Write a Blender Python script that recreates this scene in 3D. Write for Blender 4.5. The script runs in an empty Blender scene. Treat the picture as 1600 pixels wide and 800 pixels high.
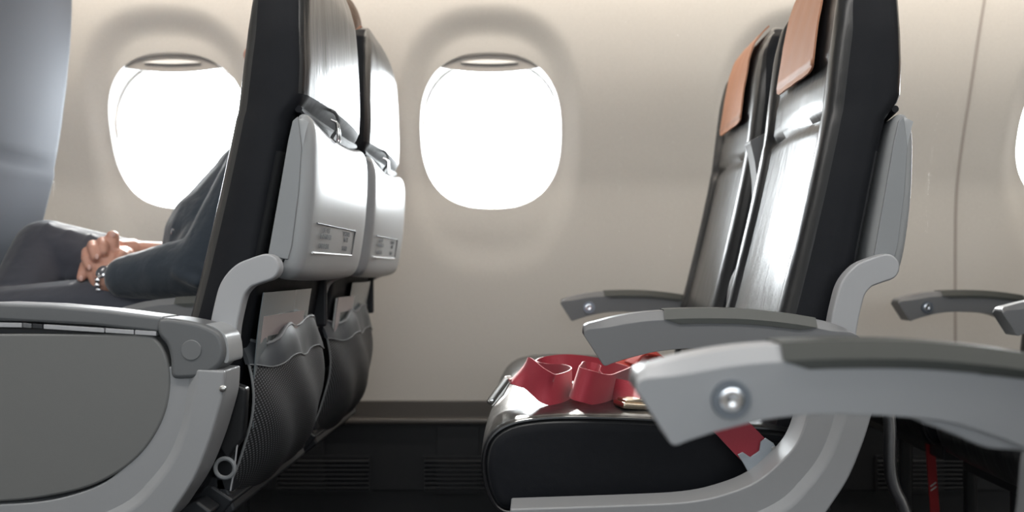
import bpy, bmesh, math, random
from mathutils import Vector, Matrix
random.seed(4)
D = bpy.data
SC = bpy.context.scene
COL = SC.collection

# ------------------------------------------------------------------ camera, sky, sun, lamps, exposure
F = 1430.0                      # focal length in pixels of the 1600 px wide frame
CZ = 0.70
cam = D.objects.new('camera', D.cameras.new('camera')); COL.objects.link(cam)
cam.location = (0, 0, CZ); cam.rotation_euler = (math.pi/2, 0, 0)
cam.data.sensor_width = 36.0; cam.data.lens = 36.0*F/1600
cam.data.shift_x = -35/1600.0; cam.data.shift_y = 20/1600.0
cam.data.clip_start = 0.02
cam.data.dof.use_dof = True; cam.data.dof.focus_distance = 1.22; cam.data.dof.aperture_fstop = 4.0
SC.camera = cam
SC.view_settings.view_transform = 'Standard'; SC.view_settings.look = 'None'
SC.view_settings.exposure = 0.55; SC.view_settings.gamma = 1.0
try: SC.view_settings.use_curve_mapping = False
except Exception: pass
SC.cycles.max_bounces = 8; SC.cycles.diffuse_bounces = 5; SC.cycles.transparent_max_bounces = 12
SC.cycles.sample_clamp_indirect = 6.0
SC.cycles.use_denoising = True
SKY = 20.0
w = D.worlds.new('sky'); SC.world = w; w.use_nodes = True
bg = w.node_tree.nodes['Background']; bg.inputs[0].default_value = (0.93, 0.97, 1.0, 1); bg.inputs[1].default_value = SKY

def lamp(name, kind, loc, rot, energy, color=(1, 1, 1), size=None, size_y=None, portal=False):
    l = D.lights.new(name, kind); o = D.objects.new(name, l); COL.objects.link(o)
    o.location = loc; o.rotation_euler = rot; l.energy = energy; l.color = color
    if kind == 'AREA':
        l.shape = 'RECTANGLE'; l.size = size; l.size_y = size_y or size
        if portal: l.cycles.is_portal = True
    return o
WX = [-1.691, -0.901, -0.111, 0.679, 1.413]       # window centres
WZ, WHW, WHH = 1.046, 0.179, 0.190
for x in WX:
    lamp('window_daylight_portal', 'AREA', (x, 2.40, WZ), (-math.pi/2, 0, 0), 1, size=0.40, size_y=0.44, portal=True)
sun = lamp('sun', 'SUN', (-2, 6, 3), (0, 0, 0), 7.0, (1.0, 0.96, 0.9)); sun.data.angle = math.radians(2.5)
sun.rotation_euler = Vector((-0.12, 1.0, 0.58)).to_track_quat('Z', 'Y').to_euler()
lamp('ceiling_lamp_strip', 'AREA', (0.0, 0.55, 1.98), (0, 0, 0), 24, (1.0, 0.97, 0.93), 4.5, 0.25)
lamp('sidewall_lamp_strip', 'AREA', (0.0, 1.98, 1.50), (math.radians(38), 0, 0), 12, (1.0, 0.90, 0.78), 5.0, 0.06)
lamp('opposite_side_fill', 'AREA', (0.1, -1.50, 1.15), (math.radians(82), 0, 0), 17, (0.86, 0.94, 1.0), 3.6, 0.5)  # added fill lamp in front of the opposite wall, which has no windows

# ------------------------------------------------------------------ materials
def mat(name, color, rough=0.5, metal=0.0, coat=0.0, coat_rough=0.15, bump=None, var=None, sheen=0, spec=0.5, sss=0):
    m = D.materials.new(name); m.use_nodes = True; nt = m.node_tree; b = nt.nodes['Principled BSDF']
    b.inputs['Base Color'].default_value = (*color, 1); b.inputs['Roughness'].default_value = rough
    b.inputs['Metallic'].default_value = metal; b.inputs['Coat Weight'].default_value = coat
    b.inputs['Coat Roughness'].default_value = coat_rough; b.inputs['Specular IOR Level'].default_value = spec
    if sheen: b.inputs['Sheen Weight'].default_value = sheen
    if sss:
        b.inputs['Subsurface Weight'].default_value = sss; b.inputs['Subsurface Radius'].default_value = (0.01, 0.004, 0.002)
        b.inputs['Subsurface Scale'].default_value = 1.0
    tc = nt.nodes.new('ShaderNodeTexCoord')
    if var:
        sc, amt = var
        n = nt.nodes.new('ShaderNodeTexNoise'); n.inputs['Scale'].default_value = sc; n.inputs['Detail'].default_value = 4
        nt.links.new(tc.outputs['Object'], n.inputs['Vector'])
        mx = nt.nodes.new('ShaderNodeMix'); mx.data_type = 'RGBA'
        mx.inputs['A'].default_value = (*[c*(1-amt) for c in color], 1); mx.inputs['B'].default_value = (*[min(1, c*(1+amt)) for c in color], 1)
        nt.links.new(n.outputs['Fac'], mx.inputs['Factor']); nt.links.new(mx.outputs['Result'], b.inputs['Base Color'])
    prev = None
    for (sc, dist, st) in (bump or []):
        n = nt.nodes.new('ShaderNodeTexNoise'); n.inputs['Scale'].default_value = sc; n.inputs['Detail'].default_value = 3
        nt.links.new(tc.outputs['Object'], n.inputs['Vector'])
        bp = nt.nodes.new('ShaderNodeBump'); bp.inputs['Distance'].default_value = dist; bp.inputs['Strength'].default_value = st
        nt.links.new(n.outputs['Fac'], bp.inputs['Height'])
        if prev: nt.links.new(prev.outputs['Normal'], bp.inputs['Normal'])
        nt.links.new(bp.outputs['Normal'], b.inputs['Normal']); prev = bp
    return m
M = {}
def stretch(m, k=(1, 1, .25)):
    nt = m.node_tree; tc = [n for n in nt.nodes if n.type == 'TEX_COORD'][0]; mp = nt.nodes.new('ShaderNodeMapping'); mp.inputs['Scale'].default_value = k
    ns = [n for n in nt.nodes if n.type == 'TEX_NOISE']; nt.links.new(tc.outputs['Object'], mp.inputs[0]); nt.links.new(mp.outputs[0], ns[0].inputs['Vector']); nt.links.new(mp.outputs[0], ns[1].inputs['Vector'])
M['wall'] = mat('textured sidewall liner', (0.545, 0.522, 0.488), 0.75, bump=[(420, 0.0006, 0.5)], var=(380, 0.13))
M['reveal'] = mat('white window surround', (0.78, 0.77, 0.75), 0.45)
M['shade'] = mat('window shade plastic', (0.30, 0.28, 0.26), 0.45)
M['dado'] = mat('dark dado panel', (0.013, 0.014, 0.017), 0.45, bump=[(300, 0.0004, 0.4)])
M['dado_trim'] = mat('dado trim rail', (0.085, 0.078, 0.072), 0.32)
M['carpet'] = mat('carpet', (0.02, 0.021, 0.025), 0.95, bump=[(500, 0.002, 0.6)])
M['ceil'] = mat('ceiling panel', (0.72, 0.70, 0.66), 0.7)
M['leather'] = mat('black leather', (0.013, 0.014, 0.016), 0.34, coat=0.35, coat_rough=0.22, bump=[(14, 0.008, 0.5), (70, 0.0015, 0.4), (700, 0.0003, 0.3)]); stretch(M['leather'])
M['sidecloth'] = mat('black seat side cloth', (0.007, 0.008, 0.011), 0.6, bump=[(14, 0.006, 0.4), (900, 0.0003, 0.4)], spec=0.22)
M['piping'] = mat('seam piping', (0.012, 0.012, 0.014), 0.3)
M['tan'] = mat('tan leather', (0.50, 0.235, 0.135), 0.55, bump=[(150, 0.0006, 0.4)], var=(18, 0.12))
M['grey'] = mat('grey plastic', (0.29, 0.295, 0.305), 0.42, bump=[(800, 0.0002, 0.3)])
M['armgrey'] = mat('armrest plastic', (0.17, 0.173, 0.18), 0.4, bump=[(800, 0.0002, 0.3)])
M['armgrey_lit'] = mat('light grey armrest plastic', (0.42, 0.425, 0.44), 0.4, bump=[(800, 0.0002, 0.3)])  # lit copy of the armrest plastic: stronger light on nearest armrest put into colour
M['greycloth'] = mat('grey seat cover', (0.125, 0.135, 0.155), 0.8, bump=[(14, 0.004, 0.2), (900, 0.0003, 0.4)], spec=0.15)
M['cap'] = mat('hinge cap plastic', (0.155, 0.16, 0.165), 0.4)
M['ringmetal'] = mat('blue grey metal ring', (0.26, 0.29, 0.33), 0.3, metal=1)
M['shell'] = mat('seat shell plastic', (0.34, 0.35, 0.36), 0.33, bump=[(800, 0.0001, 0.3)])
M['shellside'] = mat('seat shell side plastic', (0.24, 0.25, 0.26), 0.45)
M['panel'] = mat('armrest side panel plastic', (0.158, 0.160, 0.157), 0.45, bump=[(900, 0.0002, 0.35)])
M['dgrey'] = mat('dark grey plastic', (0.125, 0.13, 0.135), 0.42)
M['pad'] = mat('armrest pad', (0.056, 0.060, 0.055), 0.45, bump=[(600, 0.0002, 0.3)])
M['bracket'] = mat('painted bracket', (0.38, 0.385, 0.40), 0.5)
M['chrome'] = mat('chrome', (0.75, 0.75, 0.77), 0.16, metal=1)
M['steel'] = mat('brushed steel', (0.55, 0.54, 0.52), 0.32, metal=1)
M['brass'] = mat('warm metal buckle', (0.62, 0.53, 0.42), 0.25, metal=1)
M['ribbon'] = mat('red webbing', (0.36, 0.022, 0.042), 0.55, bump=[(600, 0.0006, 0.5)], sheen=0.3)
M['ribbon2'] = mat('orange red webbing', (0.52, 0.045, 0.03), 0.6, bump=[(600, 0.0006, 0.5)])
M['plate'] = mat('pale blue metal', (0.50, 0.55, 0.60), 0.35, metal=0.8)
M['hem'] = mat('pocket hem', (0.07, 0.078, 0.088), 0.36)
M['frame'] = mat('dark seat frame', (0.02, 0.022, 0.026), 0.4)
M['tube'] = mat('steel tube', (0.35, 0.35, 0.36), 0.28, metal=1)
M['card'] = mat('laminated card', (0.17, 0.20, 0.22), 0.2, coat=0.5)
M['mag'] = mat('magazine cover', (0.40, 0.34, 0.34), 0.3, coat=0.4)
M['magpic'] = mat('magazine cover picture', (0.09, 0.10, 0.095), 0.25, coat=0.4)
M['paper'] = mat('paper', (0.72, 0.74, 0.72), 0.6)
M['ink'] = mat('grey printed ink', (0.17, 0.18, 0.19), 0.6)
M['white'] = mat('white paint line', (0.85, 0.86, 0.88), 0.4)
M['skin'] = mat('skin', (0.52, 0.27, 0.20), 0.5, sss=0.15, bump=[(120, 0.001, 0.3)], var=(30, 0.12))
M['nail'] = mat('fingernail', (0.68, 0.42, 0.36), 0.3)
M['jacket'] = mat('navy jacket', (0.018, 0.029, 0.044), 0.8, bump=[(16, 0.012, 0.7), (900, 0.0004, 0.4)], sheen=0.3)
M['trouser'] = mat('charcoal trousers', (0.036, 0.040, 0.056), 0.8, bump=[(12, 0.010, 0.5), (900, 0.0004, 0.4)], sheen=0.3)
M['hair'] = mat('brown hair', (0.10, 0.055, 0.03), 0.6, bump=[(90, 0.004, 0.8)])
M['shoe'] = mat('black shoe', (0.012, 0.012, 0.012), 0.3)
M['redtag'] = mat('red strap', (0.35, 0.015, 0.02), 0.6)

def glass():
    m = D.materials.new('window pane glass'); m.use_nodes = True; nt = m.node_tree; nt.nodes.clear()
    o = nt.nodes.new('ShaderNodeOutputMaterial'); t = nt.nodes.new('ShaderNodeBsdfTransparent'); g = nt.nodes.new('ShaderNodeBsdfGlossy')
    g.inputs['Roughness'].default_value = 0.03; f = nt.nodes.new('ShaderNodeFresnel'); f.inputs['IOR'].default_value = 1.45
    t.inputs[0].default_value = (0.97, 0.98, 0.98, 1)
    mx = nt.nodes.new('ShaderNodeMixShader'); nt.links.new(f.outputs[0], mx.inputs[0]); nt.links.new(t.outputs[0], mx.inputs[1])
    nt.links.new(g.outputs[0], mx.inputs[2]); nt.links.new(mx.outputs[0], o.inputs[0]); return m
M['glass'] = glass()

def netmat():
    m = D.materials.new('woven pocket net'); m.use_nodes = True; nt = m.node_tree; b = nt.nodes['Principled BSDF']
    b.inputs['Roughness'].default_value = 0.5
    tc = nt.nodes.new('ShaderNodeTexCoord'); sp = nt.nodes.new('ShaderNodeSeparateXYZ'); nt.links.new(tc.outputs['Object'], sp.inputs[0])
    def mth(op, a, bb=None):
        n = nt.nodes.new('ShaderNodeMath'); n.operation = op
        for i, v in enumerate((a, bb)):
            if v is None: continue
            if isinstance(v, (int, float)): n.inputs[i].default_value = v
            else: nt.links.new(v, n.inputs[i])
        return n.outputs[0]
    a = mth('SINE', mth('MULTIPLY', mth('ADD', sp.outputs['Y'], mth('MULTIPLY', sp.outputs['Z'], 0.55)), 1150))
    c = mth('SINE', mth('MULTIPLY', mth('SUBTRACT', sp.outputs['Z'], mth('MULTIPLY', sp.outputs['Y'], 0.4)), 1500))
    h = mth('MULTIPLY', mth('ADD', a, 1.0), mth('ADD', c, 1.0))
    mr = nt.nodes.new('ShaderNodeMapRange'); nt.links.new(h, mr.inputs[0]); mr.inputs[1].default_value = 0.6; mr.inputs[2].default_value = 2.6
    mx = nt.nodes.new('ShaderNodeMix'); mx.data_type = 'RGBA'; mx.inputs['A'].default_value = (0.010, 0.011, 0.013, 1); mx.inputs['B'].default_value = (0.16, 0.165, 0.175, 1)
    nt.links.new(mr.outputs[0], mx.inputs['Factor']); nt.links.new(mx.outputs['Result'], b.inputs['Base Color'])
    return m
M['net'] = netmat()

# ------------------------------------------------------------------ helpers
def empty(name, loc, label=None, cat=None, group=None):
    o = D.objects.new(name, None); COL.objects.link(o); o.location = loc; o.empty_display_size = 0.05
    tag(o, label, cat, group); return o
def tag(o, label=None, cat=None, group=None, kind=None):
    if label: o['label'] = label
    if cat: o['category'] = cat
    if group: o['group'] = group
    if kind: o['kind'] = kind
    return o
def link(name, me, m, parent=None, smooth=True, bevel=0, seg=3, angle=35):
    o = D.objects.new(name, me); COL.objects.link(o)
    if m: me.materials.append(m if not isinstance(m, str) else M[m])
    if parent: o.parent = parent
    if smooth:
        me.polygons.foreach_set('use_smooth', [True]*len(me.polygons))
        try: me.set_sharp_from_angle(angle=math.radians(angle))
        except Exception: pass
    if bevel:
        b = o.modifiers.new('bevel', 'BEVEL'); b.width = bevel; b.segments = seg; b.limit_method = 'ANGLE'; b.angle_limit = math.radians(angle)
        b.harden_normals = False
        me.polygons.foreach_set('use_smooth', [True]*len(me.polygons))
        wn = o.modifiers.new('wn', 'WEIGHTED_NORMAL'); wn.keep_sharp = False
    me.update(); return o
class MB:
    def __init__(s): s.v = []; s.f = []
    def add(s, vs, fs):
        n = len(s.v); s.v += [tuple(v) for v in vs]; s.f += [tuple(i+n for i in f) for f in fs]
    def box(s, x0, x1, y0, y1, z0, z1):
        s.add([(x0,y0,z0),(x1,y0,z0),(x1,y1,z0),(x0,y1,z0),(x0,y0,z1),(x1,y0,z1),(x1,y1,z1),(x0,y1,z1)],
              [(3,2,1,0),(4,5,6,7),(0,1,5,4),(1,2,6,5),(2,3,7,6),(3,0,4,7)])
    def prism(s, pr, y0, y1):                      # polygon in XZ, extruded along Y
        a = sum(pr[i][0]*pr[(i+1) % len(pr)][1]-pr[(i+1) % len(pr)][0]*pr[i][1] for i in range(len(pr)))
        if a < 0: pr = pr[::-1]
        n = len(pr)
        s.add([(x, y0, z) for x, z in pr]+[(x, y1, z) for x, z in pr],
              [tuple(range(n)), tuple(range(2*n-1, n-1, -1))]+[((i+1) % n, i, i+n, (i+1) % n+n) for i in range(n)])
    def tube(s, pts, r, n=12, cap=True, closed=False):
        pts = [Vector(p) for p in pts]; N = len(pts); rs = r if isinstance(r, (list, tuple)) else [r]*N
        up = None; vs = []
        for i, p in enumerate(pts):
            if closed: t = (pts[(i+1) % N]-pts[i-1]).normalized()
            else: t = (pts[min(i+1, N-1)]-pts[max(i-1, 0)]).normalized()
            if up is None:
                up = t.orthogonal().normalized()
            up = (up-t*up.dot(t)).normalized(); sd = t.cross(up)
            for k in range(n):
                a = 2*math.pi*k/n; vs.append(p+rs[i]*(math.cos(a)*up+math.sin(a)*sd))
        fs = []
        for i in range(N if closed else N-1):
            j = (i+1) % N
            for k in range(n): fs.append((i*n+k, i*n+(k+1) % n, j*n+(k+1) % n, j*n+k))
        if cap and not closed: fs += [tuple(range(n-1, -1, -1)), tuple(range((N-1)*n, N*n))]
        s.add(vs, fs)
    def lathe(s, c, axis, prof, n=32):             # prof: (radius, height along axis)
        ax = Vector(axis).normalized(); u = ax.orthogonal().normalized(); v = ax.cross(u); c = Vector(c); vs = []
        for r, h in prof:
            for k in range(n):
                a = 2*math.pi*k/n; vs.append(c+ax*h+r*(math.cos(a)*u+math.sin(a)*v))
        fs = []
        for i in range(len(prof)-1):
            for k in range(n): fs.append((i*n+k, i*n+(k+1) % n, (i+1)*n+(k+1) % n, (i+1)*n+k))
        fs.append(tuple(range(n-1, -1, -1))); fs.append(tuple(range((len(prof)-1)*n, len(prof)*n)))
        s.add(vs, fs)
    def sphere(s, c, r, sc=(1, 1, 1), n=16, m=10):
        vs = [(c[0], c[1], c[2]-r*sc[2])]
        for i in range(1, m):
            t = math.pi*i/m
            for k in range(n):
                a = 2*math.pi*k/n; vs.append((c[0]+r*sc[0]*math.sin(t)*math.cos(a), c[1]+r*sc[1]*math.sin(t)*math.sin(a), c[2]-r*sc[2]*math.cos(t)))
        vs.append((c[0], c[1], c[2]+r*sc[2])); fs = [(0, 1+(k+1) % n, 1+k) for k in range(n)]
        for i in range(m-2):
            for k in range(n): fs.append((1+i*n+k, 1+i*n+(k+1) % n, 1+(i+1)*n+(k+1) % n, 1+(i+1)*n+k))
        L = len(vs)-1; b = 1+(m-2)*n; fs += [(b+k, b+(k+1) % n, L) for k in range(n)]
        s.add(vs, fs)
    def cone(s, p0, p1, r0, r1, n=14): s.tube([p0, p1], [r0, r1], n)
    def limb(s, pts):                              # [(point, radius), ...] joined tapered capsules
        for (p, r) in pts: s.sphere(p, r)
        for (p, r), (q, t) in zip(pts, pts[1:]): s.cone(p, q, r, t)
    def mesh(s, name):
        me = D.meshes.new(name); me.from_pydata(s.v, [], s.f); me.update()
        return me
    def fix(s, name):
        me = s.mesh(name); bm = bmesh.new(); bm.from_mesh(me); bmesh.ops.recalc_face_normals(bm, faces=bm.faces); bm.to_mesh(me); bm.free(); return me
    def build(s, name, m, parent=None, **k): return link(name, s.fix(name), m, parent, **k)
def remesh(mb, voxel, smooth_it=3):
    me = mb.mesh('t'); o = D.objects.new('t', me); COL.objects.link(o)
    r = o.modifiers.new('r', 'REMESH'); r.mode = 'VOXEL'; r.voxel_size = voxel
    sm = o.modifiers.new('s', 'SMOOTH'); sm.factor = 0.6; sm.iterations = smooth_it
    bpy.context.view_layer.update()
    dg = bpy.context.evaluated_depsgraph_get(); out = D.meshes.new_from_object(o.evaluated_get(dg))
    D.objects.remove(o); return out
def spline(pts, n=8, closed=False):
    out = []; N = len(pts); P = [Vector(p) for p in pts]
    for i in range(N if closed else N-1):
        if closed: a, b, c, d = P[i-1], P[i], P[(i+1) % N], P[(i+2) % N]
        else: a, b, c, d = P[max(i-1, 0)], P[i], P[i+1], P[min(i+2, N-1)]
        for k in range(n):
            t = k/n
            out.append(tuple(0.5*((2*b)+(c-a)*t+(2*a-5*b+4*c-d)*t*t+(3*b-a-3*c+d)*t**3)))
    if not closed: out.append(tuple(P[-1]))
    return out
def interp(tab, z):
    if z <= tab[0][0]: return tab[0][1:]
    for a, b in zip(tab, tab[1:]):
        if z <= b[0]:
            t = (z-a[0])/(b[0]-a[0]); return tuple(a[i]+(b[i]-a[i])*t for i in range(1, len(a)))
    return tab[-1][1:]
def ss(a, b, x):
    t = max(0, min(1, (x-a)/(b-a))); return t*t*(3-2*t)
def pillow(profile, y0, y1, r, n=6, crown=0.0):
    """closed XZ outline lofted along Y with rounded ends"""
    a = sum(profile[i][0]*profile[(i+1) % len(profile)][1]-profile[(i+1) % len(profile)][0]*profile[i][1] for i in range(len(profile)))
    if a < 0: profile = profile[::-1]
    N = len(profile); nr = []
    for i in range(N):
        p, q = profile[i-1], profile[(i+1) % N]; dx, dz = q[0]-p[0], q[1]-p[1]; L = math.hypot(dx, dz) or 1; nr.append((dz/L, -dx/L))
    sec = [(y0+r*(1-math.sin(math.pi/2*k/n)), r*(1-math.cos(math.pi/2*(1-k/n)))) for k in range(n, -1, -1)]
    sec = [(y0+r*(1-math.cos(t)), r*(1-math.sin(t))) for t in [math.pi/2*k/n for k in range(n+1)]]
    mid = [(y0+r+(y1-y0-2*r)*k/12, 0) for k in range(1, 12)]
    sec = sec+mid+[(y0+y1-y, o) for y, o in sec[::-1]]
    mb = MB(); vs = []; yc = (y0+y1)/2; hw = (y1-y0)/2
    for y, off in sec:
        cr = crown*(1-((y-yc)/hw)**2)
        for i, (x, z) in enumerate(profile): vs.append((x-(off-cr)*nr[i][0], y, z-(off-cr)*nr[i][1]))
    fs = [tuple(range(N)), tuple(range(len(sec)*N-1, (len(sec)-1)*N-1, -1))]
    for s_ in range(len(sec)-1):
        for i in range(N): fs.append((s_*N+(i+1) % N, s_*N+i, (s_+1)*N+i, (s_+1)*N+(i+1) % N))
    mb.add(vs, fs); return mb
def copy_tree(o, parent=None):
    c = o.copy(); COL.objects.link(c); c.parent = parent
    for ch in list(o.children): copy_tree(ch, c)
    return c
def text(name, s, size, m, parent, origin, xdir, ydir):
    cu = D.curves.new('t', 'FONT'); cu.body = s; cu.size = size; cu.extrude = 0.0002; cu.align_x = 'CENTER'
    o = D.objects.new('t', cu); COL.objects.link(o); bpy.context.view_layer.update()
    me = D.meshes.new_from_object(o.evaluated_get(bpy.context.evaluated_depsgraph_get())); D.objects.remove(o)
    X = Vector(xdir).normalized(); Y = Vector(ydir); Y = (Y-X*Y.dot(X)).normalized(); Z = X.cross(Y)
    mt = Matrix((X, Y, Z)).transposed().to_4x4(); mt.translation = Vector(origin); me.transform(mt)
    return link(name, me, m, parent, smooth=False)
def bump_o(o): pass

# ------------------------------------------------------------------ the cabin shell
WPROF = [(0.29, 2.352), (0.60, 2.353), (0.85, 2.350), (0.977, 2.327), (1.167, 2.262), (1.346, 2.20), (1.60, 2.10), (1.75, 2.02)]
WS = spline([(b, a) for a, b in WPROF], 12)
WT = [(z, y) for y, z in WS]
def wy(z): return interp(WT, z)[0]
def recess(x, z):
    best = 0
    for c in WX:
        u = abs(x-c)/0.226; v = (z-WZ)/(0.285 if z > WZ else 0.36)
        t = (u**2.6+abs(v)**2.6)**(1/2.6)
        best = max(best, (0.028 if z > WZ else 0.028-0.021*ss(WZ, WZ-.26, z))*(1-ss(0.78, 1.04, t)))
    return best
ridge = lambda x, z: recess(x, z)
def wp(x, z): return (x, wy(z)+recess(x, z), z)
WALLM = M['wall']
mb = MB(); PW = 0.33; ZA, ZB = 0.66, 1.38
def grid(x0, x1, z0, z1, nx, nz):
    vs = [wp(x0+(x1-x0)*i/nx, z0+(z1-z0)*j/nz) for j in range(nz+1) for i in range(nx+1)]
    mb.add(vs, [(j*(nx+1)+i, j*(nx+1)+i+1, (j+1)*(nx+1)+i+1, (j+1)*(nx+1)+i) for j in range(nz) for i in range(nx)])
SE = 1.082; XA, XB = -2.6, 2.6
grid(XA, XB, 0.29, ZA, 60, 20); grid(XA, XB, ZB, 1.75, 60, 16)
edges = [XA]+[v for c in WX for v in (c-PW, c+PW)]+[XB]
for i in range(0, len(edges), 2): grid(edges[i], edges[i+1], ZA, ZB, 10, 40)
def ap(c, th, k=1.0, e=2.5):
    cx, sx = math.cos(th), math.sin(th)
    return (c+k*WHW*math.copysign(abs(cx)**(2/e), cx), WZ+k*WHH*math.copysign(abs(sx)**(2/e), sx))
NT, NR = 144, 26
CK = {round((math.atan2(b_, a_) % (2*math.pi))/(2*math.pi)*NT) % NT for a_ in (PW, -PW) for b_ in (ZB-WZ, ZA-WZ)}
for c in WX:
    vs = []
    for j in range(NR+1):
        t = (j/NR)**1.3
        for k in range(NT):
            th = 2*math.pi*k/NT+1e-4; ax, az = ap(c, th); dx, dz = math.cos(th), math.sin(th)
            sc = min(PW/max(abs(dx), 1e-6), ((ZB-WZ) if dz > 0 else (WZ-ZA))/max(abs(dz), 1e-6))
            bx, bz = c+dx*sc, WZ+dz*sc
            if k in CK: bx, bz = c+(PW if dx > 0 else -PW), (ZB if dz > 0 else ZA)
            x, z = ax+(bx-ax)*t, az+(bz-az)*t; vs.append(wp(x, z))
    mb.add(vs, [(j*NT+k, j*NT+(k+1) % NT, (j+1)*NT+(k+1) % NT, (j+1)*NT+k) for j in range(NR) for k in range(NT)])
wl = mb.build('wall_window_side', 'wall', angle=80)
tag(wl, kind='structure')
# panel joint strip
jb = MB(); zs = [0.30+i*0.03 for i in range(48)]
vs = []
for z in zs: vs += [(SE-0.0035, wy(z)-0.0012, z), (SE+0.0035, wy(z)-0.0012, z), (SE+0.0035, wy(z)+0.002, z), (SE-0.0035, wy(z)+0.002, z)]
jb.add(vs, [(4*i+k, 4*i+(k+1) % 4, 4*i+4+(k+1) % 4, 4*i+4+k) for i in range(len(zs)-1) for k in range(4)])
M['joint'] = mat('panel joint gasket', (0.36, 0.325, 0.30), 0.7)
tag(jb.build('trim_1', 'joint'), kind='structure')
# windows
for wi, c in enumerate(WX):
    root = empty('window_%d' % (wi+1), (c, 2.31, WZ)); root['kind'] = 'structure'
    fr = MB(); vs = []
    # surround: rolls outward from the wall edge into the opening
    for (k, dy) in ((1.0, 0.0), (0.997, 0.004), (0.992, 0.012), (0.99, 0.024), (0.988, 0.055), (0.96, 0.058), (0.96, 0.075)):
        for i in range(NT):
            th = 2*math.pi*i/NT+1e-4; x, z = ap(c, th, k); x0, z0 = ap(c, th)
            y = wy(z0)+recess(x0, z0)
            yb = 2.345 if dy > 0.05 else y
            y = y+dy if dy <= 0.03 else max(y+0.03, 2.33+dy-0.055+0.02)
            vs.append((x-c, y-2.31, z-WZ))
    fr.add(vs, [(j*NT+i, j*NT+(i+1) % NT, (j+1)*NT+(i+1) % NT, (j+1)*NT+i) for j in range(6) for i in range(NT)])
    link('window_frame', fr.fix('window_frame'), 'reveal', root)
    pb = MB(); pts = [ap(0, 2*math.pi*i/NT+1e-4, 0.985) for i in range(NT)]
    pb.prism([(x, z-WZ) for x, z in pts], 0.052, 0.0555); link('pane', pb.fix('pane'), 'glass', root, smooth=False)
    # raised shade: a shallow panel hanging from the top of the opening with a gently bowed lower edge
    zt = 0.157
    sp = []
    for i in range(41):
        u = -1+2*i/40; x = u*0.124; sp.append((x, zt-0.012*(1-u*u)-0.001))
    top = [(x, z-WZ) for x, z in [ap(0, math.radians(a), 0.992) for a in range(30, 151, 3)] if z-WZ > zt]
    sb = MB(); sb.prism(sp+top, 0.0, 0.006)
    so = link('window_shade', sb.fix('window_shade'), 'shade', root, bevel=0.0015)
    so.location = (0, -0.028, 0)
    gb = MB(); gp = [(u*0.072, zt+0.010-0.004*(1-u*u)) for u in [-1+i/10 for i in range(21)]]+[(u*0.072, zt+0.010+0.007*(1-u*u)) for u in [1-i/10 for i in range(1, 20)]]
    gb.prism(gp, -0.008, 0.0); link('shade_grip', gb.fix('shade_grip'), 'reveal', so, bevel=0.001)
# lower wall: rail, ledge, dark panel with joints
b = MB(); b.box(XA, XB, 2.345, 2.375, 0.318, 0.362); tag(b.build('trim_2', 'dado_trim', bevel=0.003), kind='structure')
b = MB(); b.prism([(0, 0), (1, 0), (1, 1), (0, 1)], 0, 0); b = MB(); b.box(XA, XB, 2.318, 2.36, 0.306, 0.320)
tag(b.build('trim_3', 'dado_trim', bevel=0.005), kind='structure')
b = MB()
b.box(XA, XB, 2.335, 2.37, 0.135, 0.306); b.box(XA, XB, 2.345, 2.37, 0.0, 0.135)
x = XA+0.035
while x < XB:
    b.box(x-0.055, x+0.055, 2.330, 2.336, 0.125, 0.30); x += 0.395
tag(b.build('wall_lower_panel', 'dado', bevel=0.002), kind='structure')
b = MB(); b.box(-2.6, 2.6, -1.62, 2.40, -0.04, 0.0); tag(b.build('floor', 'carpet'), kind='structure')
b = MB(); b.box(-2.6, 2.6, -1.62, 2.40, 2.04, 2.08); tag(b.build('ceiling', 'ceil'), kind='structure')
b = MB(); b.box(-2.6, 2.6, -1.66, -1.60, 0.0, 2.04); tag(b.build('wall_opposite', 'wall'), kind='structure')
b = MB(); b.box(-2.64, -2.6, -1.62, 2.40, 0.0, 2.04); tag(b.build('wall_front', 'ceil'), kind='structure')
b = MB(); b.box(2.6, 2.64, -1.62, 2.40, 0.0, 2.04); tag(b.build('wall_rear', 'ceil'), kind='structure')
# overhead bin above the frame closes the gap between wall and ceiling
b = MB(); b.box(-2.6, 2.6, 2.02, 2.40, 1.75, 2.04)
tag(b.build('trim_4', 'ceil'), kind='structure')
b = MB(); b.prism([(0, 0), (1, 0), (1, 1)], 0, 0); b = MB()
vs = []
for xx in (-2.55, 2.55): vs += [(xx, 1.58, 1.66), (xx, 1.94, 1.60), (xx, 1.98, 1.68), (xx, 1.98, 2.04), (xx, 1.50, 2.04), (xx, 1.52, 1.80)]
b.add(vs, [tuple(range(6)), tuple(range(11, 5, -1))]+[(i, (i+1) % 6, (i+1) % 6+6, i+6) for i in range(6)])
tag(b.build('trim_5', 'ceil', bevel=0.02), kind='structure')

# air return grilles in the dado
def vent():
    r = empty('vent_grille', (0, 2.33, 0.178)); b = MB(); hw = 0.122
    b.box(-hw, hw, -0.003, 0.006, 0.040, 0.046); b.box(-hw, hw, -0.003, 0.006, -0.046, -0.040)
    b.box(-hw, -hw+0.005, -0.003, 0.006, -0.04, 0.04); b.box(hw-0.005, hw, -0.003, 0.006, -0.04, 0.04)
    b.build('frame', 'dado', r)
    for k in range(7):
        z = -0.034+k*0.0113; s = MB(); s.add([(-hw+0.005, -0.006, z-0.002), (hw-0.005, -0.006, z-0.002), (hw-0.005, 0.004, z+0.004), (-hw+0.005, 0.004, z+0.004), (-hw+0.005, -0.006, z), (hw-0.005, -0.006, z), (hw-0.005, 0.004, z+0.006), (-hw+0.005, 0.004, z+0.006)],
              [(3, 2, 1, 0), (4, 5, 6, 7), (0, 1, 5, 4), (1, 2, 6, 5), (2, 3, 7, 6), (3, 0, 4, 7)])
        s.build('slat', 'frame', r)
    return r
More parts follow.
